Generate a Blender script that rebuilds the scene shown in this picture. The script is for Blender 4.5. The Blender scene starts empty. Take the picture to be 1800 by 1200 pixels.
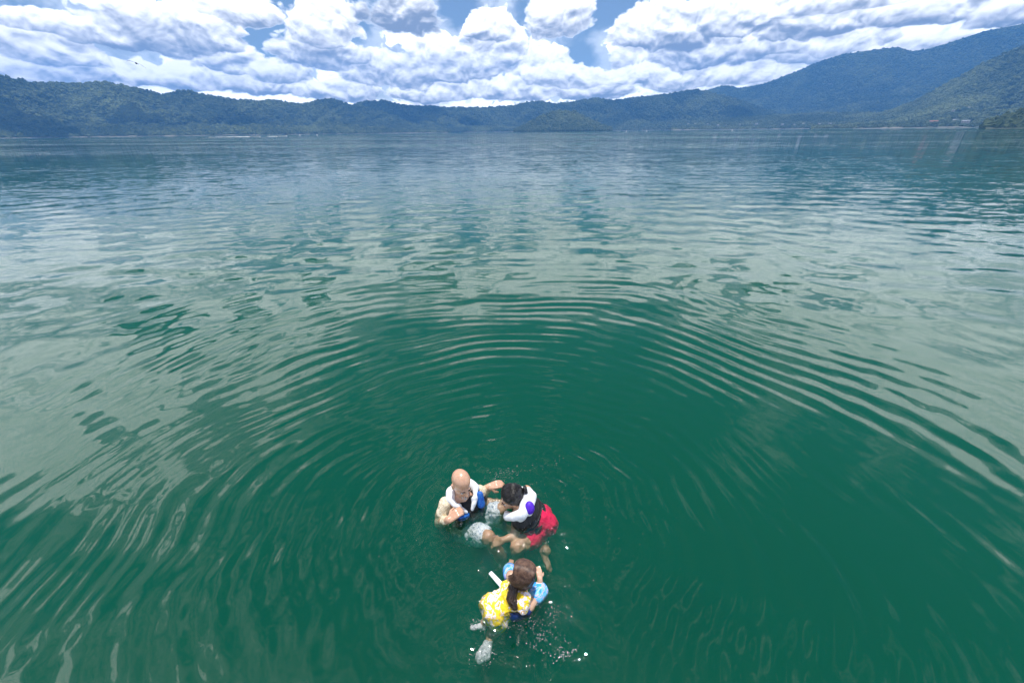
import bpy, bmesh, math, random
import numpy as np
from mathutils import Vector, Matrix, Quaternion, noise as mnoise

random.seed(7)
rng = np.random.default_rng(7)
C = bpy.context.scene.collection
SC = bpy.context.scene

# ------------------------------------------------------------------ camera
CAM_H = 2.9
PITCH = math.radians(28.5)
ROLL = math.radians(-0.64)
FOC = 680.0                       # focal length in pixels of the 1800 px wide photograph
cam_data = bpy.data.cameras.new('camera')
cam_data.sensor_width = 36.0
cam_data.lens = FOC / 1800 * 36.0
cam_data.clip_start = 0.05
cam_data.clip_end = 30000
cam = bpy.data.objects.new('camera', cam_data)
C.objects.link(cam)
cam.matrix_world = (Matrix.Translation((0, 0, CAM_H)) @ Matrix.Rotation(math.pi / 2 - PITCH, 4, 'X')
                    @ Matrix.Rotation(ROLL, 4, 'Z'))
SC.camera = cam

# ------------------------------------------------------------------ view
SC.view_settings.view_transform = 'Standard'
SC.view_settings.look = 'None'
SC.view_settings.exposure = 0.12
SC.view_settings.gamma = 1.0
SC.view_settings.use_curve_mapping = False
SC.cycles.volume_bounces = 3
SC.cycles.transparent_max_bounces = 12
SC.cycles.max_bounces = 8
SC.cycles.sample_clamp_indirect = 8.0

# ------------------------------------------------------------------ sun
SUN_EL = math.radians(78.0)
SUN_AZ = math.radians(6.0)         # measured from +Y towards +X
sun_dir = Vector((math.sin(SUN_AZ) * math.cos(SUN_EL), math.cos(SUN_AZ) * math.cos(SUN_EL), math.sin(SUN_EL)))
sd = bpy.data.lights.new('sun', 'SUN')
sd.energy = 4.6
sd.angle = math.radians(0.5)
sd.color = (1.0, 0.955, 0.88)
sun = bpy.data.objects.new('sun', sd)
sun.rotation_euler = sun_dir.to_track_quat('Z', 'Y').to_euler()
sun.location = (0, 0, 900)
C.objects.link(sun)


# ------------------------------------------------------------------ node helper
class NT:
    def __init__(self, tree):
        self.t = tree
        self.l = tree.links

    def n(self, kind, **kw):
        nd = self.t.nodes.new(kind)
        for k, v in kw.items():
            setattr(nd, k, v)
        return nd

    def put(self, sock, v):
        if isinstance(v, bpy.types.NodeSocket):
            self.l.new(v, sock)
        else:
            sock.default_value = v

    def m(self, op, a, b=0.0, c=0.0, clamp=False):
        nd = self.n('ShaderNodeMath', operation=op, use_clamp=clamp)
        self.put(nd.inputs[0], a)
        self.put(nd.inputs[1], b)
        self.put(nd.inputs[2], c)
        return nd.outputs[0]

    def v(self, op, a, b=(0, 0, 0), s=None):
        nd = self.n('ShaderNodeVectorMath', operation=op)
        self.put(nd.inputs[0], a)
        if op != 'SCALE':
            self.put(nd.inputs[1], b)
        if s is not None:
            self.put(nd.inputs['Scale'], s)
        return nd.outputs['Value'] if op in ('LENGTH', 'DOT_PRODUCT', 'DISTANCE') else nd.outputs[0]

    def noise(self, vec, scale, detail=4.0, rough=0.5, dist=0.0, out='Fac', lac=2.0):
        nd = self.n('ShaderNodeTexNoise')
        self.put(nd.inputs['Vector'], vec)
        self.put(nd.inputs['Scale'], scale)
        nd.inputs['Detail'].default_value = detail
        nd.inputs['Roughness'].default_value = rough
        nd.inputs['Lacunarity'].default_value = lac
        nd.inputs['Distortion'].default_value = dist
        return nd.outputs[out]

    def vor(self, vec, scale, smooth=0.4, feature='SMOOTH_F1', detail=0.0):
        nd = self.n('ShaderNodeTexVoronoi', feature=feature)
        self.put(nd.inputs['Vector'], vec)
        self.put(nd.inputs['Scale'], scale)
        nd.inputs['Detail'].default_value = detail
        if feature == 'SMOOTH_F1':
            nd.inputs['Smoothness'].default_value = smooth
        return nd.outputs['Distance']

    def map(self, x, a, b, c, d, smooth=True):
        nd = self.n('ShaderNodeMapRange', interpolation_type='SMOOTHSTEP' if smooth else 'LINEAR')
        self.put(nd.inputs[0], x)
        for i, q in enumerate((a, b, c, d)):
            self.put(nd.inputs[i + 1], q)
        return nd.outputs[0]

    def mixc(self, f, a, b):
        nd = self.n('ShaderNodeMix', data_type='RGBA')
        self.put(nd.inputs[0], f)
        self.put(nd.inputs[6], a)
        self.put(nd.inputs[7], b)
        return nd.outputs[2]

    def sep(self, vec):
        nd = self.n('ShaderNodeSeparateXYZ')
        self.put(nd.inputs[0], vec)
        return nd.outputs

    def comb(self, x, y, z):
        nd = self.n('ShaderNodeCombineXYZ')
        for i, q in enumerate((x, y, z)):
            self.put(nd.inputs[i], q)
        return nd.outputs[0]


def ray(px, py):
    """World direction through a pixel of the 1800x1200 photograph (used to survey real positions)."""
    x, y = px - 900.0, 600.0 - py
    c, s = math.cos(ROLL), math.sin(ROLL)
    x, y = c * x - s * y, s * x + c * y
    sp, cp = math.sin(PITCH), math.cos(PITCH)
    return Vector((x, y * sp + FOC * cp, y * cp - FOC * sp)).normalized()


def W(px, py, z=0.0):
    """Point at height z seen at a pixel."""
    r = ray(px, py)
    t = (z - CAM_H) / r.z
    return Vector((0, 0, CAM_H)) + r * t


# ------------------------------------------------------------------ world: sky with cumulus
world = bpy.data.worlds.new('World')
SC.world = world
world.use_nodes = True
world.cycles.sampling_method = 'MANUAL'
world.cycles.sample_map_resolution = 128
wt = world.node_tree
wt.nodes.clear()
w = NT(wt)

# cloud density as a function of direction
# (pixel x, pixel y, half width deg, half height deg, amount) surveyed in the photograph
CLOUD_SPOTS = [
    (462, 74, 3.4, 2.2, -.34), (505, 30, 2.0, 3.4, -.32), (622, 12, 2.0, 2.6, -.34), (1012, 118, 2.2, 3.0, -.30), (1050, 18, 3.4, 2.4, -.30), (920, 18, 1.8, 2.6, -.28),
    (810, 18, 3.0, 2.0, -.28), (30, 8, 3.0, 1.2, -.20), (1120, 6, 3.5, 1.2, -.20),
]
# cumulus heaps surveyed in the photograph, far to near: centre x, y, half width, half height (pixels), tone
HEAPS = [
    (60, 132, 130, 36, .0), (210, 130, 120, 30, .05), (350, 142, 110, 28, .1), (480, 150, 80, 26, .0), (600, 165, 95, 24, .0), (760, 165, 95, 24, .1), (900, 160, 90, 30, .15),
    (1050, 160, 80, 24, .0), (1190, 140, 90, 28, .1), (1310, 128, 80, 28, .15), (1420, 92, 80, 30, .1),
    (80, 82, 120, 42, .05), (410, 108, 62, 30, .1), (500, 128, 60, 26, .05), (690, 128, 82, 42, .0), (790, 112, 85, 46, .05), (868, 92, 62, 56, .1), (960, 108, 46, 34, .1), (1000, 138, 60, 24, .15),
    (1140, 112, 66, 46, .1), (1120, 135, 60, 22, .25), (1250, 92, 92, 44, .0), (1390, 66, 92, 40, .05), (1500, 72, 92, 30, .1), (1625, 76, 80, 18, .2),
    (240, 62, 135, 50, -.10), (90, 42, 100, 26, .1), (420, 22, 84, 38, .1), (350, 62, 80, 34, -.05), (560, 92, 84, 44, -.05), (575, 48, 68, 48, .1), (858, 50, 44, 36, .15), (985, 34, 52, 56, .05),
    (705, 30, 76, 46, -.42), (1150, 46, 70, 56, .1), (1210, 62, 56, 40, -.25), (1300, 36, 96, 44, .0), (1350, 80, 50, 24, .1), (1450, 40, 110, 40, -.12), (1640, 22, 150, 34, .0), (1480, 8, 120, 22, .1), (1800, 20, 110, 34, -.05),
]
tc = w.n('ShaderNodeTexCoord').outputs['Generated']


def coarse(G, dn):
    """large cloud masses: noise, a bank round the horizon, surveyed clouds and gaps"""
    st = G.v('MULTIPLY', dn, (1.0, 1.0, 1.75))
    big = G.noise(st, 4.2, 3.0, .5)
    dens = G.m('MULTIPLY', G.m('SUBTRACT', big, .5), .75)
    sz = G.sep(dn)
    dens = G.m('ADD', dens, G.map(sz[2], 0.30, 0.52, 0.13, -0.20))
    dens = G.m('ADD', dens, G.m('MULTIPLY', G.map(sz[0], -.2, .3, 0.0, -.16), G.map(sz[2], .42, .60, 0.0, 1.0)))
    dens = G.m('ADD', dens, G.map(sz[2], 0.0, 0.10, 0.10, 0.0))
    side = G.m('ABSOLUTE', sz[0])
    dens = G.m('ADD', dens, G.m('MULTIPLY', G.m('ADD', G.map(side, 0.3, 0.75, 0.0, 0.08), G.map(sz[0], -.25, -.7, 0.0, 0.13)), G.m('MULTIPLY', G.map(sz[2], .25, .45, 0.0, 1.0), G.map(sz[2], .62, .90, 1.0, 0.0))))
    for (px, py, wx, wy, amt) in CLOUD_SPOTS:
        c = ray(px, py)
        az = math.atan2(c.x, c.y)
        ex = Vector((math.cos(az), -math.sin(az), 0))
        ez = ex.cross(c).normalized()
        # |M (d - c)| with M a stretched frame
        q = G.v('SUBTRACT', dn, tuple(c))
        a = G.v('DOT_PRODUCT', q, tuple(ex / math.radians(wx)))
        b = G.v('DOT_PRODUCT', q, tuple(ez / math.radians(wy)))
        cc = G.v('DOT_PRODUCT', q, tuple(c / math.radians(30)))
        r2 = G.m('MULTIPLY_ADD', a, a, G.m('MULTIPLY_ADD', b, b, G.m('MULTIPLY', cc, cc)))
        # rational bump, cheap and smooth
        r2 = G.m('MULTIPLY_ADD', r2, .7, 1.0)
        dens = G.m('ADD', dens, G.m('DIVIDE', amt * 1.6, G.m('MULTIPLY', r2, r2)))
    return dens


def fine(G, dn):
    st = G.v('MULTIPLY', dn, (1.0, 1.0, 1.6))
    warp = G.v('SCALE', G.v('SUBTRACT', G.noise(st, 14.0, 2, .5, out='Color'), (.5, .5, .5)), s=0.035)
    sw = G.v('ADD', st, warp)
    mid = G.noise(sw, 9.0, 7.0, .58)
    b1 = G.m('ABSOLUTE', G.m('SUBTRACT', G.noise(sw, 13.0, 0, .5), .5))
    b2 = G.m('ABSOLUTE', G.m('SUBTRACT', G.noise(sw, 31.0, 0, .5), .5))
    b3 = G.m('ABSOLUTE', G.m('SUBTRACT', G.noise(sw, 70.0, 0, .5), .5))
    d = G.m('MULTIPLY', G.m('SUBTRACT', mid, .5), .55)
    d = G.m('MULTIPLY_ADD', b1, .40, d)
    d = G.m('MULTIPLY_ADD', b2, .24, d)
    d = G.m('MULTIPLY_ADD', b3, .13, d)
    return G.m('SUBTRACT', d, .07)


dirn = tc
d_up = w.v('NORMALIZE', w.v('ADD', tc, (0.0, 0.003, 0.011)))
d_far = w.v('NORMALIZE', w.v('ADD', tc, (0.0, 0.010, 0.055)))
c0 = coarse(w, dirn)
c2 = coarse(w, d_far)
f0 = fine(w, dirn)
f1 = fine(w, d_up)
d0 = w.m('ADD', c0, f0)
slope_c = w.m('MULTIPLY', w.m('SUBTRACT', c0, c2), .33)
d1 = w.m('SUBTRACT', w.m('ADD', c0, f1), slope_c)
d2 = w.m('ADD', c2, w.m('MULTIPLY', f1, .5))
cover = w.map(d0, -0.01, 0.055, 0.0, 1.0)
thin = w.map(d0, -0.26, 0.02, 0.0, 0.30)
cover = w.m('MAXIMUM', cover, thin)
# sunlight reaches a bit of cloud through what lies between it and the sun
rim = w.map(w.m('SUBTRACT', d0, d1), -0.08, 0.08, 0.0, 1.0, False)
deep = w.map(d2, 0.04, 0.34, 1.0, 0.0)
lit = w.m('ADD', w.m('MULTIPLY', rim, .55), w.m('MULTIPLY_ADD', deep, .60, .12), clamp=True)
GREY = (0.33, 0.39, 0.50, 1)
WHITE = (2.05, 2.02, 1.98, 1)
ccol = w.mixc(lit, GREY, (2.45, 2.48, 2.50, 1))  # bank outside the heaps, whitened further to brighten its reflection in the water
relief = w.m('MULTIPLY', w.m('SUBTRACT', f0, f1), 3.9)
f0s = w.m('MULTIPLY', f0, 2.3)
total = cover
for (px, py, hw, hh, tone) in HEAPS:
    c = ray(px, py)
    az = math.atan2(c.x, c.y)
    ex = Vector((math.cos(az), -math.sin(az), 0))
    ez = ex.cross(c).normalized()
    if ez.z < 0:
        ez = -ez
    wa = ray(px + hw, py).angle(ray(px - hw, py)) / 2 * 1.12
    ha = ray(px, py - hh).angle(ray(px, py + hh)) / 2 * 1.12
    a_ = w.v('DOT_PRODUCT', dirn, tuple(ex / wa))
    b_ = w.m('SUBTRACT', w.v('DOT_PRODUCT', dirn, tuple(ez / ha)), ez.dot(c) / ha)
    bl = w.m('MULTIPLY_ADD', w.m('MINIMUM', b_, 0.0), .55, b_)
    q_ = w.m('MULTIPLY_ADD', w.v('DOT_PRODUCT', dirn, tuple(c)), -3.0, 3.0)
    r2 = w.m('MULTIPLY_ADD', a_, a_, w.m('MULTIPLY_ADD', bl, bl, w.m('MULTIPLY', q_, q_)))
    m_ = w.m('ADD', w.m('SUBTRACT', 1.0, w.m('SQRT', r2)), f0s)
    al = w.map(m_, 0.0, 0.15 if tone > -.2 else .24, 0.0, 1.0)
    sh = w.m('MULTIPLY_ADD', b_, .64, w.m('ADD', relief, .44 + tone))
    kc = w.mixc(w.map(sh, -.15, 1.1, 0.0, 1.0), GREY, WHITE)
    ccol = w.mixc(al, ccol, kc)
    total = w.m('MAXIMUM', total, al)
cover = total
sky = w.n('ShaderNodeTexSky', sky_type='NISHITA')
sky.sun_disc = False
sky.sun_elevation = SUN_EL
sky.sun_rotation = SUN_AZ
sky.altitude = 700
sky.air_density = 1.0
sky.dust_density = 0.6
sky.ozone_density = 1.6
SKY_S = 0.10
bg1 = w.n('ShaderNodeBackground')
w.put(bg1.inputs[0], sky.outputs[0])
bg1.inputs[1].default_value = SKY_S
bg2 = w.n('ShaderNodeBackground')
w.put(bg2.inputs[0], ccol)
bg2.inputs[1].default_value = 1.0
mx = w.n('ShaderNodeMixShader')
w.put(mx.inputs[0], cover)
w.put(mx.inputs[1], bg1.outputs[0])
w.put(mx.inputs[2], bg2.outputs[0])
wo = w.n('ShaderNodeOutputWorld')
w.put(wo.inputs[0], mx.outputs[0])


# ------------------------------------------------------------------ materials
def material(name):
    mt = bpy.data.materials.new(name)
    mt.use_nodes = True
    mt.node_tree.nodes.clear()
    return mt, NT(mt.node_tree)


def principled(name, base, rough=.6, spec=.5, bump=None, coat=0.0, var=None, sub=0.0, sheen=0.0):
    """var = (other colour, scale, contrast): procedural colour variation; bump = (scale, strength, distance)."""
    mt, k = material(name)
    p = k.n('ShaderNodeBsdfPrincipled')
    oc = k.n('ShaderNodeTexCoord').outputs['Object']
    if var:
        f = k.map(k.noise(oc, var[1], 5, .6), .5 - var[2], .5 + var[2], 0, 1)
        k.put(p.inputs['Base Color'], k.mixc(f, (*base, 1), (*var[0], 1)))
    else:
        p.inputs['Base Color'].default_value = (*base, 1)
    p.inputs['Roughness'].default_value = rough
    p.inputs['Specular IOR Level'].default_value = spec
    p.inputs['Coat Weight'].default_value = coat
    p.inputs['Coat Roughness'].default_value = .12
    p.inputs['Sheen Weight'].default_value = sheen
    if sub:
        p.inputs['Subsurface Weight'].default_value = sub
        p.inputs['Subsurface Radius'].default_value = (.01, .004, .002)
    if bump:
        b = k.n('ShaderNodeBump')
        b.inputs['Strength'].default_value = bump[1]
        b.inputs['Distance'].default_value = bump[2]
        k.put(b.inputs['Height'], k.noise(oc, bump[0], 5, .6))
        k.put(p.inputs['Normal'], b.outputs[0])
    o = k.n('ShaderNodeOutputMaterial')
    k.put(o.inputs[0], p.outputs[0])
    return mt


def link(name, me, mat, parent=None, smooth=True):
    o = bpy.data.objects.new(name, me)
    C.objects.link(o)
    if mat is not None:
        me.materials.clear()
        me.materials.append(mat)
    if smooth:
        me.shade_smooth()
    if parent is not None:
        o.parent = parent
    return o


def tag(o, label=None, cat=None, group=None, kind=None):
    if label:
        o['label'] = label
    if cat:
        o['category'] = cat
    if group:
        o['group'] = group
    if kind:
        o['kind'] = kind
    return o


def grid_mesh(name, P, wrap=False):
    """P: (rows, cols, 3) -> quad mesh."""
    R, K, _ = P.shape
    me = bpy.data.meshes.new(name)
    i, j = np.meshgrid(np.arange(R - 1), np.arange(K if wrap else K - 1), indexing='ij')
    j2 = (j + 1) % K
    q = np.stack([i * K + j, i * K + j2, (i + 1) * K + j2, (i + 1) * K + j], -1).reshape(-1, 4)
    me.vertices.add(R * K)
    me.vertices.foreach_set('co', P.reshape(-1).astype(np.float32))
    me.loops.add(q.size)
    me.loops.foreach_set('vertex_index', q.reshape(-1).astype(np.int32))
    me.polygons.add(len(q))
    me.polygons.foreach_set('loop_start', (np.arange(len(q)) * 4).astype(np.int32))
    me.polygons.foreach_set('loop_total', np.full(len(q), 4, np.int32))
    me.update(calc_edges=True)
    return me


# ------------------------------------------------------------------ lake water
def vnoise(x, y, seed=0):
    """cheap smooth value noise, vectorised"""
    r = np.random.default_rng(seed).random((256, 256))
    xi, yi = np.floor(x).astype(int), np.floor(y).astype(int)
    fx, fy = x - xi, y - yi
    fx, fy = fx * fx * (3 - 2 * fx), fy * fy * (3 - 2 * fy)
    a, b = r[xi % 256, yi % 256], r[(xi + 1) % 256, yi % 256]
    c, d = r[xi % 256, (yi + 1) % 256], r[(xi + 1) % 256, (yi + 1) % 256]
    return (a * (1 - fx) + b * fx) * (1 - fy) + (c * (1 - fx) + d * fx) * fy


RING_C = (-0.02, 2.02)
rads = [0.0]
r = 0.03
while r < 2800:
    rads.append(r)
    r += max(0.016, 0.0105 * r) if r < 60 else 0.03 * r
rads.append(2800.0)
rads = np.array(rads)
NA = 900
th = np.linspace(0, 2 * np.pi, NA, endpoint=False)
RR, TT = np.meshgrid(rads, th, indexing='ij')
X = RING_C[0] + RR * np.sin(TT)
Y = RING_C[1] + RR * np.cos(TT)
DR = np.maximum(0.016, 0.0105 * RR)


def ring_wave(X, Y, cx, cy, amp, l0, lg, ph, seed, r_in, r_out):
    dx, dy = X - cx, Y - cy
    r = np.sqrt(dx * dx + dy * dy) + 1e-6
    t = np.arctan2(dx, dy)
    r2 = r * (1 + .085 * (vnoise(t * 2.2 + 40, r * .35 + 9, seed) - .5) * 2 + .03 * (vnoise(t * 6 + 40, r * .7, seed + 1) - .5))
    phase = np.log(l0 + lg * r2) / lg * 2 * np.pi + ph
    lam = l0 + lg * r2
    mod = np.clip(vnoise(np.sin(t) * 4 + r * .25 + 30, np.cos(t) * 4 + r * 1.1 + 30, seed + 2) * 2.3 - .55, 0, 1.5)
    env = np.clip((r - r_in) / .4, 0, 1) * (1 + 1.5 * np.exp(-(r / 1.3) ** 2)) * np.exp(-np.clip(r - r_out, 0, None) / r_out)
    reso = np.clip((lam / DR - 3.0) / 4.0, 0, 1)
    return amp * .76 * lam / (2 * np.pi) * np.sin(phase) * mod * env * reso


Z = np.zeros_like(X)
Z += ring_wave(X, Y, -0.20, 2.25, .080, .155, .034, 0.0, 11, .30, 5.0)
Z += ring_wave(X, Y, 0.12, 2.15, .060, .115, .028, 1.3, 21, .35, 4.0)
Z += ring_wave(X, Y, -0.05, 1.50, .045, .10, .025, 2.1, 31, .30, 3.0)
# wind ripples in many directions
for q in range(46):
    lam = 0.14 * (1.06 ** q)
    a = rng.normal(0.15, .75)
    kx, ky = math.sin(a), math.cos(a)
    sl = .0105 * (1 if lam < 1.5 else 1.5 / lam)
    reso = np.clip((lam / DR - 2.5) / 4.0, 0, 1)
    calm = .16 + .84 * np.clip((RR - 2.5) / 9, 0, 1)
    m = vnoise(X / lam / 9 + q * 7 + 50, Y / lam / 5 + q * 3 + 50, 60 + q)
    Z += sl * lam / (2 * np.pi) * np.sin((X * kx + Y * ky) * 2 * np.pi / lam + q * 1.7 + 3 * m) * reso * calm * (m * 1.8)
# churned water close round the swimmers
for (cx, cy, rr, am) in ((-.2, 2.2, .55, .010), (.2, 2.05, .5, .009), (.0, 1.5, .42, .010), (.18, 1.33, .30, .016)):
    e = np.exp(-((X - cx) ** 2 + (Y - cy) ** 2) / rr ** 2)
    am *= .7
    Z += am * e * (vnoise(X * 13 + 60, Y * 13 + 60, 91) - .5) * 2 + .4 * am * e * (vnoise(X * 30 + 90, Y * 30 + 90, 92) - .5) * 2
Z[RR > 2500] = 0
P = np.stack([X, Y, Z], -1)
side = P[-1:].copy()
side[..., 2] = -5.0
bot = side.copy()
bot[..., 0] = RING_C[0]
bot[..., 1] = RING_C[1]
P = np.concatenate([P, side, bot], 0)
water_me = grid_mesh('water', P, wrap=True)

mt_water, k = material('lake_water')
geo = k.n('ShaderNodeNewGeometry')
pos = geo.outputs['Position']
dist = k.v('LENGTH', k.v('SUBTRACT', pos, (RING_C[0], RING_C[1], 0)))
p2 = k.v('MULTIPLY', pos, (1, 1, 0))
# wind texture: slopes as vector noise at several wavelengths
pa = k.v('MULTIPLY', p2, (.42, 1.0, 1.0))


def slope(scale, det, amt, rough=.55, vec=None):
    c = k.v('SUBTRACT', k.noise(vec or pa, scale, det, rough, out='Color'), (.5, .5, .5))
    return k.v('SCALE', c, s=amt)


gust = k.map(k.noise(k.v('MULTIPLY', p2, (.3, 1, 1)), .035, 3, .5), .35, .65, .55, 1.25)
gust2 = k.map(k.noise(k.v('MULTIPLY', p2, (.22, 1, 1)), .016, 4, .65), .36, .64, .35, 1.75)
gust = k.m('MULTIPLY', gust, k.m('ADD', 1.0, k.m('MULTIPLY', k.m('SUBTRACT', gust2, 1.0), k.map(dist, 15, 80, 0, 1))))
s_far = k.m('MULTIPLY', k.m('ADD', k.map(dist, 3.5, 18.0, 0.0, 1.0), k.map(dist, 25.0, 160.0, 0.0, 1.5)), gust)
sl = slope(1.7, 3.0, 0.0)
sl = k.v('ADD', slope(9.0, 2.0, k.m('ADD', k.m('MULTIPLY', s_far, .15), .010)),
         slope(3.0, 2.0, k.m('MULTIPLY', s_far, .15)))
sl = k.v('ADD', sl, slope(.8, 2.0, k.m('MULTIPLY', s_far, .10)))
sl = k.v('ADD', sl, slope(22.0, 1.0, .005))
sl = k.v('ADD', sl, slope(.16, 2.0, k.m('MULTIPLY', k.map(dist, 40, 200, 0, 1), .06)))
sl = k.v('MULTIPLY', sl, (.75, 1.0, 0.0))
nrm = k.v('NORMALIZE', k.v('ADD', geo.outputs['Normal'], sl))
fr = k.n('ShaderNodeFresnel')
fr.inputs['IOR'].default_value = 1.58
k.put(fr.inputs['Normal'], nrm)
gl = k.n('ShaderNodeBsdfGlossy')
gl.inputs['Roughness'].default_value = .012
k.put(gl.inputs['Normal'], nrm)
tr = k.n('ShaderNodeBsdfTransparent')
mxs = k.n('ShaderNodeMixShader')
k.put(mxs.inputs[0], fr.outputs[0])
k.put(mxs.inputs[1], tr.outputs[0])
k.put(mxs.inputs[2], gl.outputs[0])
vs = k.n('ShaderNodeVolumePrincipled')
WD = 1.9
vs.inputs['Color'].default_value = (.001, .365, .225, 1)
vs.inputs['Density'].default_value = WD
out = k.n('ShaderNodeOutputMaterial')
k.put(out.inputs['Surface'], mxs.outputs[0])
k.put(out.inputs['Volume'], vs.outputs[0])
water = tag(link('lake_water', water_me, mt_water), kind='structure')

bed_m = principled('lake_bed_mud', (.05, .08, .05), .9, var=((.03, .05, .03), .4, .2))
bed = np.array([[[-2830, -2830, -4.6], [2830, -2830, -4.6]], [[-2830, 2830, -4.6], [2830, 2830, -4.6]]], float)
tag(link('lake_bed', grid_mesh('lake_bed', bed), bed_m, smooth=False), kind='structure')

# ------------------------------------------------------------------ hills
mt_hill, k = material('hill_forest_floor')
oc = k.n('ShaderNodeNewGeometry').outputs['Position']
n1 = k.noise(oc, .004, 5, .6)
n2 = k.noise(oc, .05, 5, .6)
col = k.mixc(k.map(n1, .35, .65, 0, 1), (.040, .062, .022, 1), (.085, .110, .040, 1))
col = k.mixc(k.map(n2, .40, .72, 0, .6), col, (.035, .050, .022, 1))
col = k.mixc(k.map(k.noise(oc, .011, 4, .6), .62, .70, 0, .5), col, (.17, .15, .085, 1))
vd = k.vor(oc, .085, .3)
pb = k.n('ShaderNodeBsdfPrincipled')
k.put(pb.inputs['Base Color'], col)
pb.inputs['Roughness'].default_value = .95
pb.inputs['Specular IOR Level'].default_value = .1
bp = k.n('ShaderNodeBump')
bp.inputs['Strength'].default_value = 1.0
bp.inputs['Distance'].default_value = 9.0
k.put(bp.inputs['Height'], k.m('SUBTRACT', k.m('MULTIPLY', n2, .8), vd))
k.put(pb.inputs['Normal'], bp.outputs[0])
o = k.n('ShaderNodeOutputMaterial')
k.put(o.inputs[0], pb.outputs[0])


def azel(px, py):
    v = ray(px, py)
    return math.atan2(v.x, v.y), math.atan2(v.z, math.hypot(v.x, v.y))


TREES = []      # (x, y, z, size)
HILLS = []


def hill(name, crest, r_shore, r_crest, rows, cols, seed, gul=.5, skew=.25, plant=0, size=(8, 14), base=-2.0, prof=1.0, rough=1.0, key=''):
    """crest: list of pixels on the skyline of this range; r_shore/r_crest: functions of azimuth (radians) in metres."""
    ae = sorted(azel(*c) for c in crest)
    A = np.array([a for a, _ in ae])
    E = np.array([e for _, e in ae])
    az = np.linspace(A[0], A[-1], cols)
    el = np.interp(az, A, E)
    u = np.concatenate([np.linspace(0, 1, rows), np.linspace(1.02, 1.15, 6)])
    U, AZ = np.meshgrid(u, az, indexing='ij')
    EL = np.broadcast_to(el, U.shape)
    rs = np.vectorize(r_shore)(az)
    rc = np.vectorize(r_crest)(az)
    rs = rs * (1 + .05 * (vnoise(az * 9 + 20, az * 0 + seed, seed) - .5))
    Rr = rs + (rc - rs) * U
    H = np.tan(EL) * rc + CAM_H
    pr = np.where(U < 1, U ** prof, 1 - (U - 1) * 2.2)
    # spurs and gullies running down the slope
    gp = AZ * 11 + skew * (1 - U) * 2
    gu = vnoise(gp + 50, U * 1.3 + 5, seed + 1) * .6 + vnoise(gp * 2.7 + 30, U * 2.2 + 8, seed + 2) * .3 + vnoise(gp * 7 + 10, U * 5 + 8, seed + 3) * .16
    gu = np.abs(gu - .53) * 3.2
    dig = np.clip(1 - np.abs(U * 2 - 1) ** 1.6, 0, 1) * (U < 1)
    ZZ = H * pr * (1 - gul * dig * np.clip(1 - gu, 0, 1)) 
    ZZ += rough * dig * (vnoise(AZ * 90 + 20, U * 22 + 7, seed + 5) - .5) * 14 * np.clip(H / 120, .2, 2)
    ZZ = ZZ + base * (1 - np.clip(U * 18, 0, 1))
    Pm = np.stack([Rr * np.sin(AZ), Rr * np.cos(AZ), ZZ], -1)
    me = grid_mesh(name, Pm[:, ::-1])
    o = tag(link(name, me, mt_hill), kind='structure')
    if plant:
        nr = rows - 1
        i = rng.integers(1, nr + 1, plant)
        j = rng.integers(0, cols - 1, plant)
        # weight by the true ground width so that near and far strips are planted evenly
        fi, fj = rng.random(plant), rng.random(plant)
        i0 = np.clip(i - 1, 0, nr - 1)
        a = Pm[i0, j] * ((1 - fi) * (1 - fj))[:, None] + Pm[i0 + 1, j] * (fi * (1 - fj))[:, None] + Pm[i0, j + 1] * ((1 - fi) * fj)[:, None] + Pm[i0 + 1, j + 1] * (fi * fj)[:, None]
        s = size[0] + (size[1] - size[0]) * rng.random(plant) ** 1.6
        a = a[a[:, 2] > .4] if False else a
        ok = a[:, 2] > 1.0
        TREES.append(np.concatenate([a[ok], s[ok, None]], 1))
    HILLS.append((key, Pm))
    return o, Pm


left_crest = [(-420, 150), (-250, 118), (-120, 125), (0, 134), (40, 141), (60, 147), (95, 148), (150, 147), (185, 145), (215, 151), (245, 156), (270, 164), (290, 168), (300, 164), (330, 159),
              (350, 166), (400, 174), (455, 179), (480, 176), (510, 181), (530, 184), (550, 179), (580, 174), (600, 179), (615, 185), (640, 188), (680, 200), (720, 214), (760, 226), (790, 231)]
hill('hill_range', left_crest, lambda a: 1500 + 350 * max(0, a + .9), lambda a: 1850 + 500 * max(0, a + .9), 110, 900, 3, gul=.75, skew=1.1, plant=60000, size=(7, 13), key='left')
mid_crest = [(540, 205), (600, 190), (640, 179), (672, 177), (700, 183), (730, 187), (760, 187), (770, 189), (850, 189), (900, 186), (930, 180), (950, 178), (975, 183), (1050, 173), (1080, 176), (1110, 173),
             (1150, 169), (1200, 161), (1225, 158), (1245, 161), (1270, 168), (1300, 176), (1340, 190), (1380, 206), (1430, 218)]
hill('hill_range', mid_crest, lambda a: 2000, lambda a: 2400, 100, 800, 5, gul=.7, skew=-.8, plant=50000, size=(7, 13), key='mid')
volcano = [(1180, 200), (1225, 165), (1245, 158), (1270, 151), (1285, 152), (1300, 155), (1345, 147), (1400, 126), (1440, 109), (1480, 96), (1520, 90), (1550, 86), (1580, 83), (1600, 90), (1625, 88), (1660, 78),
           (1700, 65), (1730, 55), (1800, 42), (1900, 25), (2050, 10), (2300, 40)]
hill('volcano_slope', volcano, lambda a: 1950, lambda a: 3250, 180, 700, 8, gul=.30, skew=1.6, plant=45000, size=(6, 12), prof=2.3, rough=.7, key='volcano')
low = [(1180, 222), (1215, 216), (1300, 208), (1380, 203), (1450, 200), (1520, 199), (1600, 200), (1700, 205), (1800, 208), (1900, 210)]
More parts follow.
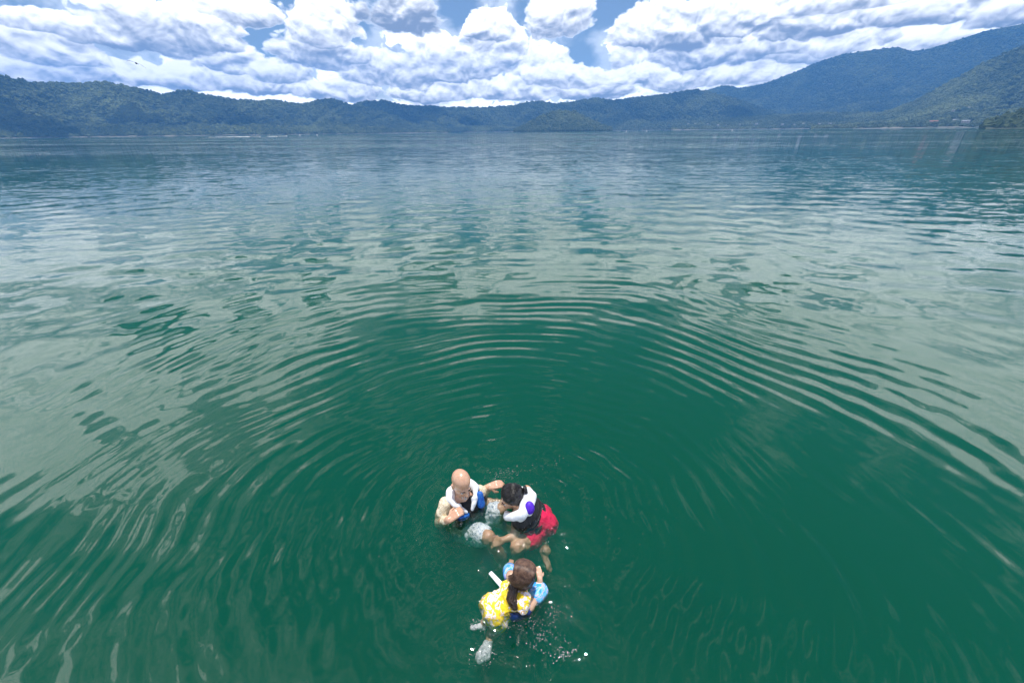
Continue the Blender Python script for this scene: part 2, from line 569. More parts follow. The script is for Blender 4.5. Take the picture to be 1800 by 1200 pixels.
hill('lakeshore_slope', low, lambda a: 1750, lambda a: 2050, 50, 500, 13, gul=.3, skew=.4, plant=22000, size=(7, 12), key='low')
right = [(1430, 221), (1480, 214), (1530, 205), (1570, 194), (1610, 178), (1650, 157), (1690, 134), (1730, 112), (1765, 96), (1800, 80), (1880, 50), (2000, 25), (2300, 60)]
hill('lakeshore_slope', right, lambda a: 1250 + 250 * max(0, .95 - a), lambda a: 1900 + 100 * max(0, .9 - a), 140, 500, 17, gul=.5, skew=.9, plant=38000, size=(7, 13), prof=1.5, key='right')
knoll = [(905, 229), (925, 219), (945, 208), (965, 199), (985, 195), (1010, 197), (1030, 206), (1050, 217), (1075, 226)]
hill('wooded_knoll', knoll, lambda a: 1550, lambda a: 1640, 40, 160, 19, gul=.1, plant=2600, size=(7, 12), rough=.2, key='knoll')
point = [(1735, 222), (1760, 212), (1790, 203), (1830, 196), (1900, 190), (2000, 200)]
hill('wooded_headland', point, lambda a: 760, lambda a: 830, 40, 200, 23, gul=.1, plant=900, size=(8, 15), rough=.2, key='point')

# trees covering the hills: a wood that reads as one mass
mt_tree, k = material('tree_crowns')
rnd = k.n('ShaderNodeObjectInfo').outputs['Random']
gp = k.n('ShaderNodeNewGeometry').outputs['Position']
c = k.mixc(k.map(rnd, 0, 1, 0, 1, False), (.036, .060, .022, 1), (.135, .165, .062, 1))
c = k.mixc(k.map(k.noise(gp, .006, 4, .6), .38, .66, 0, .8), c, (.035, .058, .022, 1))
c = k.mixc(k.map(k.noise(gp, .0045, 4, .65), .50, .66, 0, .55), c, (.20, .235, .085, 1))
c = k.mixc(k.map(k.noise(gp, .6, 3, .6), .4, .7, 0, .5), c, (.03, .045, .018, 1))
pb = k.n('ShaderNodeBsdfPrincipled')
k.put(pb.inputs['Base Color'], c)
pb.inputs['Roughness'].default_value = .8
pb.inputs['Specular IOR Level'].default_value = .2
o = k.n('ShaderNodeOutputMaterial')
k.put(o.inputs[0], pb.outputs[0])

# ------------------------------------------------------------------ low clouds over the hills (they cast the blue shade patches)
cloud_m, k = material('cumulus')
df = k.n('ShaderNodeBsdfDiffuse')
df.inputs['Color'].default_value = (.9, .9, .9, 1)
o = k.n('ShaderNodeOutputMaterial')
k.put(o.inputs[0], df.outputs[0])
CLOUDS = [(30, 1650, 130, 90), (255, 1800, 60, 80), (445, 1850, 55, 70), (715, 2330, 190, 130), (830, 2250, 60, 60), (1490, 2350, 150, 60), (1290, 2250, 70, 60)]
for (px, dist_, wx_, wy_) in CLOUDS:
    r_ = ray(px, 225)
    v = Vector((r_.x, r_.y, 0)).normalized() * dist_
    alt = max(560.0, dist_ * .36)
    p = v + sun_dir * ((alt - 120) / sun_dir.z)
    bm = bmesh.new()
    bmesh.ops.create_icosphere(bm, subdivisions=5, radius=1)
    for v_ in bm.verts:
        q = v_.co.copy()
        n_ = 1 + .30 * mnoise.noise(q * 1.6 + v * .01) + .16 * abs(mnoise.noise(q * 4 + v * .01)) + .08 * abs(mnoise.noise(q * 10))
        v_.co = Vector((q.x * wx_ * n_, q.y * wy_ * n_, (q.z if q.z > 0 else q.z * .25) * 50 * n_))
    me = bpy.data.meshes.new('cloud')
    bm.to_mesh(me)
    bm.free()
    c_ = tag(link('cloud', me, cloud_m), kind='structure')
    c_.location = (p.x, p.y, alt)

# ------------------------------------------------------------------ haze
hz = bpy.data.meshes.new('haze')
bm = bmesh.new()
bmesh.ops.create_cube(bm, size=1)
bm.to_mesh(hz)
bm.free()
mt_haze, k = material('haze')
pv = k.n('ShaderNodeVolumePrincipled')
pv.inputs['Color'].default_value = (.10, .32, .76, 1)
pv.inputs['Density'].default_value = 2.5e-4
pv.inputs['Anisotropy'].default_value = .0
o = k.n('ShaderNodeOutputMaterial')
k.put(o.inputs['Volume'], pv.outputs[0])
haze = tag(link('haze', hz, mt_haze, smooth=False), kind='stuff')
TOP = 440.0
haze.scale = (6900, 6900, TOP + 6.5)
haze.location = (0, 0, (TOP - 6.5) / 2)

# ------------------------------------------------------------------ shore, houses, boats
sand = principled('shore_sand', (.19, .18, .14), .9, var=((.06, .075, .04), .02, .06))


def shore(Pm, a0, a1, h=1.0, wd=7.0):
    row = Pm[0]
    az = np.arctan2(row[:, 0], row[:, 1])
    sel = (az > a0) & (az < a1)
    row, az = row[sel], az[sel]
    rr = np.hypot(row[:, 0], row[:, 1])
    jit = vnoise(az * 160 + 60, az * 0 + 3, 77)
    rows = []
    for dr, z in ((-wd, -.6), (-wd * .6, .15), (0, h * .8), (8, h * 1.2 + .4), (16, h + .2)):
        q = rr + dr * (.5 + jit)
        rows.append(np.stack([q * np.sin(az), q * np.cos(az), np.full_like(q, z) * (.4 + 1.1 * jit)], -1))
    return tag(link('beach', grid_mesh('beach', np.array(rows)[:, ::-1]), sand), kind='structure')


def deg(a):
    return math.radians(a)


for nm, Pm in HILLS:
    if nm == 'left':
        shore(Pm, deg(-50), deg(-30), 1.6, 10)
        shore(Pm, deg(-30), deg(-8), 1.0)
    if nm == 'mid':
        shore(Pm, deg(-6), deg(22), 1.0)
    if nm == 'low':
        shore(Pm, deg(18), deg(45), 1.2)
    if nm == 'point':
        shore(Pm, deg(40), deg(60), .8, 5)
    if nm == 'right':
        shore(Pm, deg(38), deg(60), 1.5, 9)


def box(bm, cx, cy, cz, sx, sy, sz):
    r = bmesh.ops.create_cube(bm, size=1)
    bmesh.ops.scale(bm, vec=(sx, sy, sz), verts=r['verts'])
    bmesh.ops.translate(bm, vec=(cx, cy, cz), verts=r['verts'])
    return r['verts']


def bm_obj(name, bm, mat, parent=None, smooth=False):
    me = bpy.data.meshes.new(name)
    bmesh.ops.recalc_face_normals(bm, faces=bm.faces)
    bm.to_mesh(me)
    bm.free()
    return link(name, me, mat, parent, smooth)


wall_w = principled('lime_plaster', (.40, .39, .37), .8, var=((.42, .40, .36), .4, .2))
wall_t = principled('tan_plaster', (.32, .26, .20), .85)
roof_g = principled('sheet_roof', (.32, .33, .34), .8, var=((.22, .23, .24), .2, .2))
roof_r = principled('clay_roof', (.34, .13, .07), .8, var=((.25, .10, .06), .3, .2))
dark_op = principled('window_glass', (.02, .025, .03), .15)


def make_house(L_, D_, Hh, wmat, rmat):
    root = bpy.data.objects.new('house', None)
    C.objects.link(root)
    bm = bmesh.new()
    box(bm, 0, 0, Hh / 2 - 1.5, L_, D_, Hh + 3)
    bm_obj('wall', bm, wmat, root)
    bm = bmesh.new()
    e = .6
    vs = [(-L_ / 2 - e, -D_ / 2 - e, Hh), (L_ / 2 + e, -D_ / 2 - e, Hh), (L_ / 2 + e, D_ / 2 + e, Hh), (-L_ / 2 - e, D_ / 2 + e, Hh), (-L_ / 2 - e, 0, Hh + D_ * .24), (L_ / 2 + e, 0, Hh + D_ * .24)]
    v = [bm.verts.new(q) for q in vs]
    for f in ((0, 1, 5, 4), (2, 3, 4, 5), (0, 4, 3), (1, 2, 5), (0, 3, 2, 1)):
        bm.faces.new([v[i] for i in f])
    bm_obj('roof', bm, rmat, root)
    nwin = max(2, int(L_ // 4))
    for q in range(nwin):
        bm = bmesh.new()
        x = (q + .5) / nwin * L_ - L_ / 2
        box(bm, x, -D_ / 2 - .02, Hh * .52, 1.5, .12, 1.3)
        bm_obj('window', bm, dark_op, root)
    return root


def copy_tree(o, parent=None):
    c = o.copy()
    C.objects.link(c)
    c.parent = parent
    for ch in list(o.children):
        copy_tree(ch, c)
    return c


HOUSES = [  # px, py, length, depth, height, wall, roof, label
    (1679, 214.5, 18, 8, 3.4, wall_w, roof_g, 'long white house with pale roof, first of the white buildings on the right shore'),
    (1697, 215, 12, 7, 2.8, wall_w, roof_g, 'low white annexe just right of the long white house on the right shore'),
    (1733, 217, 11, 7, 2.8, wall_w, roof_g, 'small white boathouse alone at the middle of the right shore'),
    (1750, 216.5, 11, 7, 2.8, wall_w, roof_g, 'white house with pale roof left of the wooded headland'),
    (1771, 216.5, 12, 7, 2.6, wall_w, roof_g, 'white waterside house nestled against the wooded headland'),
    (1675, 196, 5, 4, 2.2, wall_w, roof_g, 'lower left of the two white houses on the slope above the right shore'),
    (1700, 192, 9, 5, 3.0, wall_w, roof_g, 'bright white house highest on the slope above the right shore'),
    (1640, 217, 14, 7, 3.5, wall_t, roof_r, 'tan house with red roof among trees left of the white lakeside buildings'),
]
for x in (1210, 1222, 1244, 1262, 1276, 1300, 1330, 1375, 1396, 1412, 1440, 1459, 1492, 1520, 1560, 1590):
    HOUSES.append((x, None, 0, 0, 0, None, None, None))
pts = {nm: Pm for nm, Pm in HILLS}


def project(Pm):
    M = np.array(cam.matrix_world.inverted())
    q = Pm.reshape(-1, 3) @ M[:3, :3].T + M[:3, 3]
    z = -q[:, 2]
    z = np.where(z < .1, .1, z)
    return 900 + FOC * q[:, 0] / z, 600 - FOC * q[:, 1] / z


def spot(nm, px, py):
    Pm = pts[nm][:-7]
    x, y = project(Pm)
    d = np.hypot(x - px, y - py)
    i = int(np.argmin(d))
    return Vector(Pm.reshape(-1, 3)[i])


small = None
hs = []
for (px, py, L_, D_, Hh, wm, rm, lab) in HOUSES:
    if lab:
        p = spot('right', px, py)
        h = make_house(L_, D_, Hh, wm, rm)
        tag(h, lab, 'house', 'houses near the right shore')
    else:
        p = spot('low', px, random.uniform(218.5, 221.5))
        if small is None:
            small = make_house(7, 5, 2.4, wall_w, roof_g)
            h = small
        else:
            h = copy_tree(small)
        k_ = .7 + .6 * random.random()
        h.scale = (k_, k_, k_ * 1.1)
        tag(h, 'tiny pale house among trees on the far centre right shore', 'house', 'tiny houses strung along the far shore')
    p.z = max(p.z, 1.0)
    h.location = p
    h.rotation_euler.z = -math.atan2(p.x, p.y) + random.uniform(-.35, .35)
    hs.append(p)

# keep the trees clear of the houses and of the view onto the lake
T = np.concatenate(TREES, 0)
keep = np.ones(len(T), bool)
for p in hs:
    n_ = Vector((p.x, p.y, 0)).normalized()
    dx, dy = T[:, 0] - p.x, T[:, 1] - p.y
    al = dx * n_.x + dy * n_.y
    ac = np.abs(-dx * n_.y + dy * n_.x)
    keep &= ~((ac < 13) & (al > -75) & (al < 9))
T = T[keep]
me = bpy.data.meshes.new('forest')
me.vertices.add(len(T))
me.vertices.foreach_set('co', T[:, :3].reshape(-1).astype(np.float32))
at = me.attributes.new('size', 'FLOAT', 'POINT')
at.data.foreach_set('value', T[:, 3].astype(np.float32))
me.materials.append(mt_tree)
forest = bpy.data.objects.new('forest', me)
C.objects.link(forest)
tag(forest, 'dense green woodland covering the hills round the lake', kind='stuff')
gn = bpy.data.node_groups.new('forest_trees', 'GeometryNodeTree')
gn.interface.new_socket('Geometry', in_out='INPUT', socket_type='NodeSocketGeometry')
gn.interface.new_socket('Geometry', in_out='OUTPUT', socket_type='NodeSocketGeometry')
N = gn.nodes
L = gn.links
gin, gout = N.new('NodeGroupInput'), N.new('NodeGroupOutput')
ico = N.new('GeometryNodeMeshIcoSphere')
ico.inputs['Radius'].default_value = .5
ico.inputs['Subdivisions'].default_value = 3
sp = N.new('GeometryNodeSetPosition')
no = N.new('ShaderNodeTexNoise')
no.inputs['Scale'].default_value = 3.2
no.inputs['Detail'].default_value = 3
sub = N.new('ShaderNodeVectorMath')
sub.operation = 'SUBTRACT'
sub.inputs[1].default_value = (.5, .5, .5)
scl = N.new('ShaderNodeVectorMath')
scl.operation = 'SCALE'
scl.inputs['Scale'].default_value = .75
L.new(no.outputs['Color'], sub.inputs[0])
L.new(sub.outputs[0], scl.inputs[0])
L.new(ico.outputs[0], sp.inputs['Geometry'])
L.new(scl.outputs[0], sp.inputs['Offset'])
sm = N.new('GeometryNodeSetMaterial')
sm.inputs['Material'].default_value = mt_tree
L.new(sp.outputs[0], sm.inputs[0])
m2p = N.new('GeometryNodeMeshToPoints')
L.new(gin.outputs[0], m2p.inputs['Mesh'])
iop = N.new('GeometryNodeInstanceOnPoints')
L.new(m2p.outputs[0], iop.inputs['Points'])
L.new(sm.outputs[0], iop.inputs['Instance'])
rv = N.new('FunctionNodeRandomValue')
rv.data_type = 'FLOAT_VECTOR'
rv.inputs[0].default_value = (-.5, -.5, 0)
rv.inputs[1].default_value = (.5, .5, 6.28)
L.new(rv.outputs[0], iop.inputs['Rotation'])
na = N.new('GeometryNodeInputNamedAttribute')
na.data_type = 'FLOAT'
na.inputs['Name'].default_value = 'size'
rv2 = N.new('FunctionNodeRandomValue')
rv2.data_type = 'FLOAT_VECTOR'
rv2.inputs[0].default_value = (.75, .75, .7)
rv2.inputs[1].default_value = (1.3, 1.3, 1.25)
rv2.inputs['Seed'].default_value = 5
mu = N.new('ShaderNodeVectorMath')
mu.operation = 'SCALE'
L.new(rv2.outputs[0], mu.inputs[0])
L.new(na.outputs[0], mu.inputs['Scale'])
L.new(mu.outputs[0], iop.inputs['Scale'])
L.new(iop.outputs[0], gout.inputs[0])
md = forest.modifiers.new('trees', 'NODES')
md.node_group = gn



# boats
hull_w = principled('white_hull', (.80, .80, .78), .3)
hull_d = principled('dark_hull', (.03, .035, .045), .4)
foam_m = principled('foam', (.85, .87, .88), .6)


def make_boat():
    root = bpy.data.objects.new('motorboat', None)
    C.objects.link(root)
    bm = bmesh.new()
    secs = [(-4.5, .95, 0.55), (-2, 1.15, .6), (1, 1.1, .7), (3.2, .7, .9), (4.8, .06, 1.15)]
    ring = []
    for x, hw, top in secs:
        ring.append([bm.verts.new((x, s * hw * kk, z)) for s, kk, z in ((-1, 1, top), (-1, .75, -.15), (1, .75, -.15), (1, 1, top))])
    for a, b in zip(ring, ring[1:]):
        for i in range(4):
            bm.faces.new((a[i], a[(i + 1) % 4], b[(i + 1) % 4], b[i]))
    bm.faces.new(ring[0])
    bm.faces.new(ring[-1][::-1])
    bm_obj('hull', bm, hull_w, root)
    bm = bmesh.new()
    for x0, x1 in ((2.6, 5.0),):
        vs = box(bm, 3.9, 0, 1.05, 2.4, .9, .7)
        for v_ in vs:
            if v_.co.x > 4:
                v_.co.y *= .15
                v_.co.z += .35
    bm_obj('bow_cover', bm, hull_d, root)
    bm = bmesh.new()
    box(bm, -4.8, 0, .7, .5, .4, 1.1)
    bm_obj('outboard_motor', bm, hull_d, root)
    bm = bmesh.new()
    for x in (-2.5, -.6, 1.2):
        box(bm, x, 0, .62, .35, 1.9, .08)
    bm_obj('bench', bm, hull_w, root)
    return root


b0 = make_boat()
for (px, py, lab, b) in ((448, 238.4, 'white motorboat with dark bow, nearer left of two on the far lake', b0), (496, 237.6, 'white motorboat with dark bow, right of two on the far lake', None)):
    b = b or copy_tree(b0)
    p = W(px, py, 0)
    p = Vector((p.x, p.y, 0))
    f = 620 / p.length
    p *= f
    b.location = (p.x, p.y, 0)
    b.rotation_euler.z = -math.atan2(p.x, p.y)
    b.scale = (1.15, 1.15, 1.0)
    tag(b, lab, 'boat', 'motorboats on the far lake')
    # wake trailing behind
    bm = bmesh.new()
    ln = 42 if px < 470 else 12
    prev = None
    for q in range(14):
        t = q / 13
        x = -5.2 - ln * t
        wv = .5 + 1.6 * t
        cur = [bm.verts.new((x, -wv, .02)), bm.verts.new((x, 0, .22 * (1 - t) + .10 + .05 * math.sin(q * 2.1))), bm.verts.new((x, wv, .02))]
        if prev:
            bm.faces.new((prev[0], prev[1], cur[1], cur[0]))
            bm.faces.new((prev[1], prev[2], cur[2], cur[1]))
        prev = cur
    wk = bm_obj('boat_wake', bm, foam_m)
    wk.location = b.location
    wk.rotation_euler = b.rotation_euler
    tag(wk, 'white wake behind the ' + ('nearer left' if px < 470 else 'right') + ' motorboat on the far lake', kind='stuff')

buoy0 = None
for (px, lab) in ((474, 'small white buoy between the two far motorboats'), (542, 'small white buoy right of the far motorboats'), (571, 'small white buoy on the far lake beside the shadowed hills'),
                  (1093, 'white buoy off the wooded knoll on the far shore'), (1127, 'white buoy right of the wooded knoll off the far shore'), (1271, 'white buoy furthest right on the far lake')):
    if buoy0 is None:
        bm = bmesh.new()
        bmesh.ops.create_uvsphere(bm, u_segments=14, v_segments=10, radius=.8)
        for v_ in bm.verts:
            if v_.co.z > .3:
                v_.co.x *= .6
                v_.co.y *= .6
                v_.co.z *= 1.6
        buoy0 = bm_obj('buoy', bm, hull_w, None, True)
        b = buoy0
    else:
        b = buoy0.copy()
        C.objects.link(b)
    r_ = ray(px, 300)
    v = Vector((r_.x, r_.y, 0)).normalized() * 800
    b.location = (v.x, v.y, .3)
    tag(b, lab, 'buoy', 'buoys on the far lake')

# bird
feather = principled('dark_feathers', (.018, .017, .017), .7)
bird = bpy.data.objects.new('bird', None)
C.objects.link(bird)
bd = ray(239.5, 111.5)
bird.location = Vector((0, 0, CAM_H)) + bd * 80
tag(bird, 'dark bird gliding with wings spread above the left hills', 'bird')
bm = bmesh.new()
for x, ry, rz_ in ((0, 1, 1),):
    bmesh.ops.create_uvsphere(bm, u_segments=16, v_segments=12, radius=.1)
    for v_ in bm.verts:
        v_.co.y *= 3.0
        if v_.co.y < -.2:
            v_.co.x *= 1.0
bm_obj('body', bm, feather, bird, True)
for s in (-1, 1):
    bm = bmesh.new()
    top, botm = [], []
    prof_ = [(0.05, .16, -.16, 0), (.35, .18, -.17, .06), (.62, .12, -.16, .04), (.82, .02, -.14, -.05), (.95, -.08, -.15, -.14)]
    for (x, f, b_, z) in prof_:
        dz = -.18 * x if s > 0 else .02
        top.append([bm.verts.new((s * x, f, z + dz + .012)), bm.verts.new((s * x, b_, z + dz + .004))])
        botm.append([bm.verts.new((s * x, f, z + dz - .012)), bm.verts.new((s * x, b_, z + dz - .004))])
    for i in range(len(prof_) - 1):
        bm.faces.new((top[i][0], top[i + 1][0], top[i + 1][1], top[i][1]))
        bm.faces.new((botm[i][0], botm[i][1], botm[i + 1][1], botm[i + 1][0]))
        bm.faces.new((top[i][0], botm[i][0], botm[i + 1][0], top[i + 1][0]))
        bm.faces.new((top[i][1], top[i + 1][1], botm[i + 1][1], botm[i][1]))
    bm.faces.new((top[-1][0], botm[-1][0], botm[-1][1], top[-1][1]))
    bm_obj('wing', bm, feather, bird)
bm = bmesh.new()
vs = [bm.verts.new(q) for q in ((-.05, -.22, .01), (.05, -.22, .01), (.11, -.5, 0), (-.11, -.5, 0), (-.05, -.22, -.01), (.05, -.22, -.01), (.11, -.5, -.012), (-.11, -.5, -.012))]
for f in ((0, 1, 2, 3), (4, 7, 6, 5), (0, 4, 5, 1), (1, 5, 6, 2), (2, 6, 7, 3), (3, 7, 4, 0)):
    bm.faces.new([vs[i] for i in f])
bm_obj('tail', bm, feather, bird)
bird.rotation_euler = (math.radians(12), math.radians(14), math.radians(50))
bird.scale = (1.0, 1.0, 1.0)


# ------------------------------------------------------------------ people
def V3(*a):
    return Vector(a)


_ico = bmesh.new()
bmesh.ops.create_icosphere(_ico, subdivisions=3, radius=1)
ICO = [v_.co.copy() for v_ in _ico.verts]
_ico.free()


class Fr:
    """person frame: o origin, L to their left, F forward, U up"""
    def __init__(self, o, U, L0):
        self.o = Vector(o)
        self.U = Vector(U).normalized()
        L = Vector(L0)
        self.L = (L - self.U * L.dot(self.U)).normalized()
        self.F = self.L.cross(self.U)
        self.su = 1.0

    def p(self, l, f, u):
        return self.o + self.L * l + self.F * f + self.U * (u * self.su)


def ell(fr, c, r):
    cc = fr.p(*c)
    return [cc + fr.L * (q.x * r[0]) + fr.F * (q.y * r[1]) + fr.U * (q.z * r[2] * fr.su) for q in ICO]


def cap(p0, r0, p1, r1):
    return [Vector(p0) + q * r0 for q in ICO] + [Vector(p1) + q * r1 for q in ICO]


def chain(pts_, rs):
    return [cap(pts_[i], rs[i], pts_[i + 1], rs[i + 1]) for i in range(len(pts_) - 1)]


def blob(name, prims, mat, parent, voxel=.007, smooth=4, fac=.5, disp=None):
    bm = bmesh.new()
    for vs in prims:
        vv = [bm.verts.new(q) for q in vs]
        r_ = bmesh.ops.convex_hull(bm, input=vv)
        dead = list({e for e in r_['geom_interior'] + r_['geom_unused'] if isinstance(e, bmesh.types.BMVert) and e.is_valid})
        bmesh.ops.delete(bm, geom=dead, context='VERTS')
    bmesh.ops.recalc_face_normals(bm, faces=bm.faces)
    me = bpy.data.meshes.new(name)
    bm.to_mesh(me)
    bm.free()
    tmp = bpy.data.objects.new('tmp', me)
    C.objects.link(tmp)
    m = tmp.modifiers.new('r', 'REMESH')
    m.mode = 'VOXEL'
    m.voxel_size = voxel
    m = tmp.modifiers.new('s', 'SMOOTH')
    m.iterations = smooth
    m.factor = fac
    dg = bpy.context.evaluated_depsgraph_get()
    me2 = bpy.data.meshes.new_from_object(tmp.evaluated_get(dg))
    me2.name = name
    bpy.data.objects.remove(tmp)
    bpy.data.meshes.remove(me)
    if disp:
        me2.update()
        for v_ in me2.vertices:
            v_.co += v_.normal * disp(v_.co)
    org = parent.location
    for v_ in me2.vertices:
        if v_.co.z < -.02:
            a_ = .009 * min(1.0, (-.02 - v_.co.z) / .10)
            v_.co += mnoise.noise_vector(v_.co * 24) * a_ + mnoise.noise_vector(v_.co * 55) * a_ * .4
    me2.transform(Matrix.Translation(-org))
    return link(name, me2, mat, parent)


def head_prims(h, s=1.0, female=False):
    P_ = [ell(h, (0, -.012 * s, .035 * s), (.077 * s, .098 * s, .088 * s)),
          ell(h, (0, .030 * s, -.030 * s), (.062 * s, .064 * s, .075 * s)),
          ell(h, (0, .045 * s, -.075 * s), (.045 * s, .048 * s, .040 * s)),
          ell(h, (0, .082 * s, -.100 * s), (.022 * s, .018 * s, .018 * s)),
          cap(h.p(-.032 * s, .084 * s, .006 * s), .011 * s, h.p(.032 * s, .084 * s, .006 * s), .011 * s),
          cap(h.p(0, .092 * s, -.006 * s), .008 * s, h.p(0, .112 * s, -.040 * s), .012 * s),
          cap(h.p(-.012 * s, .098 * s, -.044 * s), .008 * s, h.p(.012 * s, .098 * s, -.044 * s), .008 * s),
          cap(h.p(-.040 * s, .066 * s, -.032 * s), .020 * s, h.p(-.028 * s, .066 * s, -.05 * s), .018 * s),
          cap(h.p(.040 * s, .066 * s, -.032 * s), .020 * s, h.p(.028 * s, .066 * s, -.05 * s), .018 * s),
          cap(h.p(-.018 * s, .090 * s, -.068 * s), .007 * s, h.p(.018 * s, .090 * s, -.068 * s), .007 * s)]
    for sg in (-1, 1):
        P_.append(ell(h, (sg * .079 * s, -.008 * s, -.012 * s), (.009 * s, .020 * s, .032 * s)))
        P_.append(ell(h, (sg * .080 * s, -.014 * s, .006 * s), (.012 * s, .015 * s, .014 * s)))
    return P_


def hand_prims(wrist, d, n, s=1.0, curl=.6, thumb=1, palm_r=None):
    """wrist point, direction of the hand, back-of-hand normal; thumb = +1/-1 side"""
    d = Vector(d).normalized()
    n = Vector(n)
    n = (n - d * n.dot(d)).normalized()
    t = d.cross(n) * thumb
    P_ = []
    k0 = Vector(wrist)
    for i, (off, ln) in enumerate(((.030, .042), (.010, .047), (-.010, .044), (-.029, .034))):
        base = k0 + d * .085 * s + t * off * s
        P_.append(cap(k0 + t * off * .55 * s, .017 * s, base, .0125 * s))
        a = curl * 1.0
        p1 = base + (d * math.cos(a) - n * math.sin(a)) * ln * s
        b = curl * 2.2
        p2 = p1 + (d * math.cos(b) - n * math.sin(b)) * ln * .62 * s
        c_ = curl * 3.0
        p3 = p2 + (d * math.cos(c_) - n * math.sin(c_)) * ln * .42 * s
        P_ += [cap(base, .0115 * s, p1, .0095 * s), cap(p1, .0095 * s, p2, .0085 * s), cap(p2, .0085 * s, p3, .0072 * s)]
    tb = k0 + t * .020 * s + d * .025 * s
    t1 = tb + (t * .8 + d * .55 - n * .3).normalized() * .042 * s
    t2 = t1 + (t * .2 + d * .9 - n * .5).normalized() * .034 * s
    P_ += [cap(k0, .016 * s, tb, .015 * s), cap(tb, .015 * s, t1, .012 * s), cap(t1, .012 * s, t2, .009 * s)]
    return P_


def foot_prims(ankle, d, up, s=1.0):
    d = Vector(d).normalized()
    up = Vector(up)
    up = (up - d * up.dot(d)).normalized()
    a = Vector(ankle)
    sd_ = d.cross(up)
    P_ = [cap(a, .036 * s, a - up * .045 * s - d * .03 * s, .034 * s), cap(a - up * .03 * s, .036 * s, a - up * .05 * s + d * .12 * s, .026 * s),
          cap(a - up * .045 * s - d * .02 * s, .032 * s, a - up * .055 * s + d * .14 * s + sd_ * .02 * s, .020 * s)]
    for i in range(5):
        off = (i - 2) * .016 * s
        P_.append(cap(a - up * .055 * s + d * .12 * s + sd_ * off, .013 * s, a - up * .058 * s + d * (.185 - abs(i - 1) * .010) * s + sd_ * off * 1.1, .0085 * s))
    return P_


def strands(name, roots, mat, parent, rad=.0016, sides=4):
    """roots: list of point lists; thin tapering locks joined in one mesh of hair"""
    vs, fs = [], []
    for pl in roots:
        b0_ = len(vs)
        n_ = len(pl)
        for i, q in enumerate(pl):
            d = (pl[min(i + 1, n_ - 1)] - pl[max(i - 1, 0)]).normalized()
            a = d.orthogonal().normalized()
            b = d.cross(a)
            r_ = rad * (1 - .8 * i / (n_ - 1))
            for s_ in range(sides):
                an = 2 * math.pi * s_ / sides
                vs.append(q + (a * math.cos(an) + b * math.sin(an)) * r_ - parent.location)
        for i in range(n_ - 1):
            for s_ in range(sides):
                fs.append((b0_ + i * sides + s_, b0_ + i * sides + (s_ + 1) % sides, b0_ + (i + 1) * sides + (s_ + 1) % sides, b0_ + (i + 1) * sides + s_))
    me = bpy.data.meshes.new(name)
    me.from_pydata(vs, [], fs)
    return link(name, me, mat, parent)


def skin(name, base, other, scale=14):
    return principled(name, base, .42, .5, bump=(70, .6, .004), var=(other, scale, .25), sub=.06, coat=.5)


skin_man = skin('skin_man', (.62, .37, .24), (.54, .29, .18))
skin_wom = skin('skin_woman', (.60, .36, .23), (.50, .28, .17))
skin_girl = skin('skin_girl', (.60, .38, .26), (.52, .30, .19))
black_neo = principled('black_neoprene', (.008, .009, .012), .55, .4, bump=(60, .5, .004), sheen=.05)
white_neo = principled('white_vest_fabric', (.86, .86, .87), .6, .4, bump=(35, .35, .004), var=((.70, .72, .74), 22, .12))
blue_neo = principled('blue_vest_fabric', (.008, .085, .42), .5, .4, bump=(50, .5, .004), var=((.02, .16, .55), 40, .1))
purple_neo = principled('purple_vest_fabric', (.085, .015, .52), .5, .4, bump=(50, .4, .004))
hair_blk = principled('wet_black_hair', (.010, .008, .007), .28, .6, bump=(120, .5, .003))
hair_brn = principled('brown_hair', (.050, .026, .016), .36, .6, var=((.022, .012, .009), 30, .12))
hair_brn2 = principled('sunlit_brown_hair', (.17, .095, .060), .36, .6, var=((.06, .030, .02), 40, .15))
eye_w = principled('eye_white', (.7, .68, .65), .2)
dark_eye = principled('dark_eye', (.012, .009, .008), .15)
lip = principled('lips', (.36, .13, .10), .4)
stub = principled('grey_beard', (.60, .58, .55), .8, var=((.35, .30, .26), 160, .1))
red_cloth = principled('red_swim_shorts', (.95, .004, .11), .7, .35, bump=(16, .7, .02), var=((.78, .003, .08), 9, .2))


def patterned(name, cols, scale, rough=.7, dist=1.5, det=3.0, bump=(18, .7, .015)):
    mt, k = material(name)
    p = k.n('ShaderNodeBsdfPrincipled')
    oc_ = k.n('ShaderNodeTexCoord').outputs['Object']
    f = k.noise(oc_, scale, det, .6, dist)
    cr = k.n('ShaderNodeValToRGB')
    cr.color_ramp.interpolation = 'CONSTANT'
    els = cr.color_ramp.elements
    els[0].position = 0
    els[0].color = (*cols[0][1], 1)
    els[1].position = cols[1][0]
    els[1].color = (*cols[1][1], 1)
    for pos_, c_ in cols[2:]:
        e_ = els.new(pos_)
        e_.color = (*c_, 1)
    k.put(cr.inputs[0], f)
    k.put(p.inputs['Base Color'], cr.outputs[0])
    p.inputs['Roughness'].default_value = rough
    b = k.n('ShaderNodeBump')
    b.inputs['Strength'].default_value = bump[1]
    b.inputs['Distance'].default_value = bump[2]
    k.put(b.inputs['Height'], k.noise(oc_, bump[0], 4, .6))
    k.put(p.inputs['Normal'], b.outputs[0])
    o_ = k.n('ShaderNodeOutputMaterial')
    k.put(o_.inputs[0], p.outputs[0])
    return mt


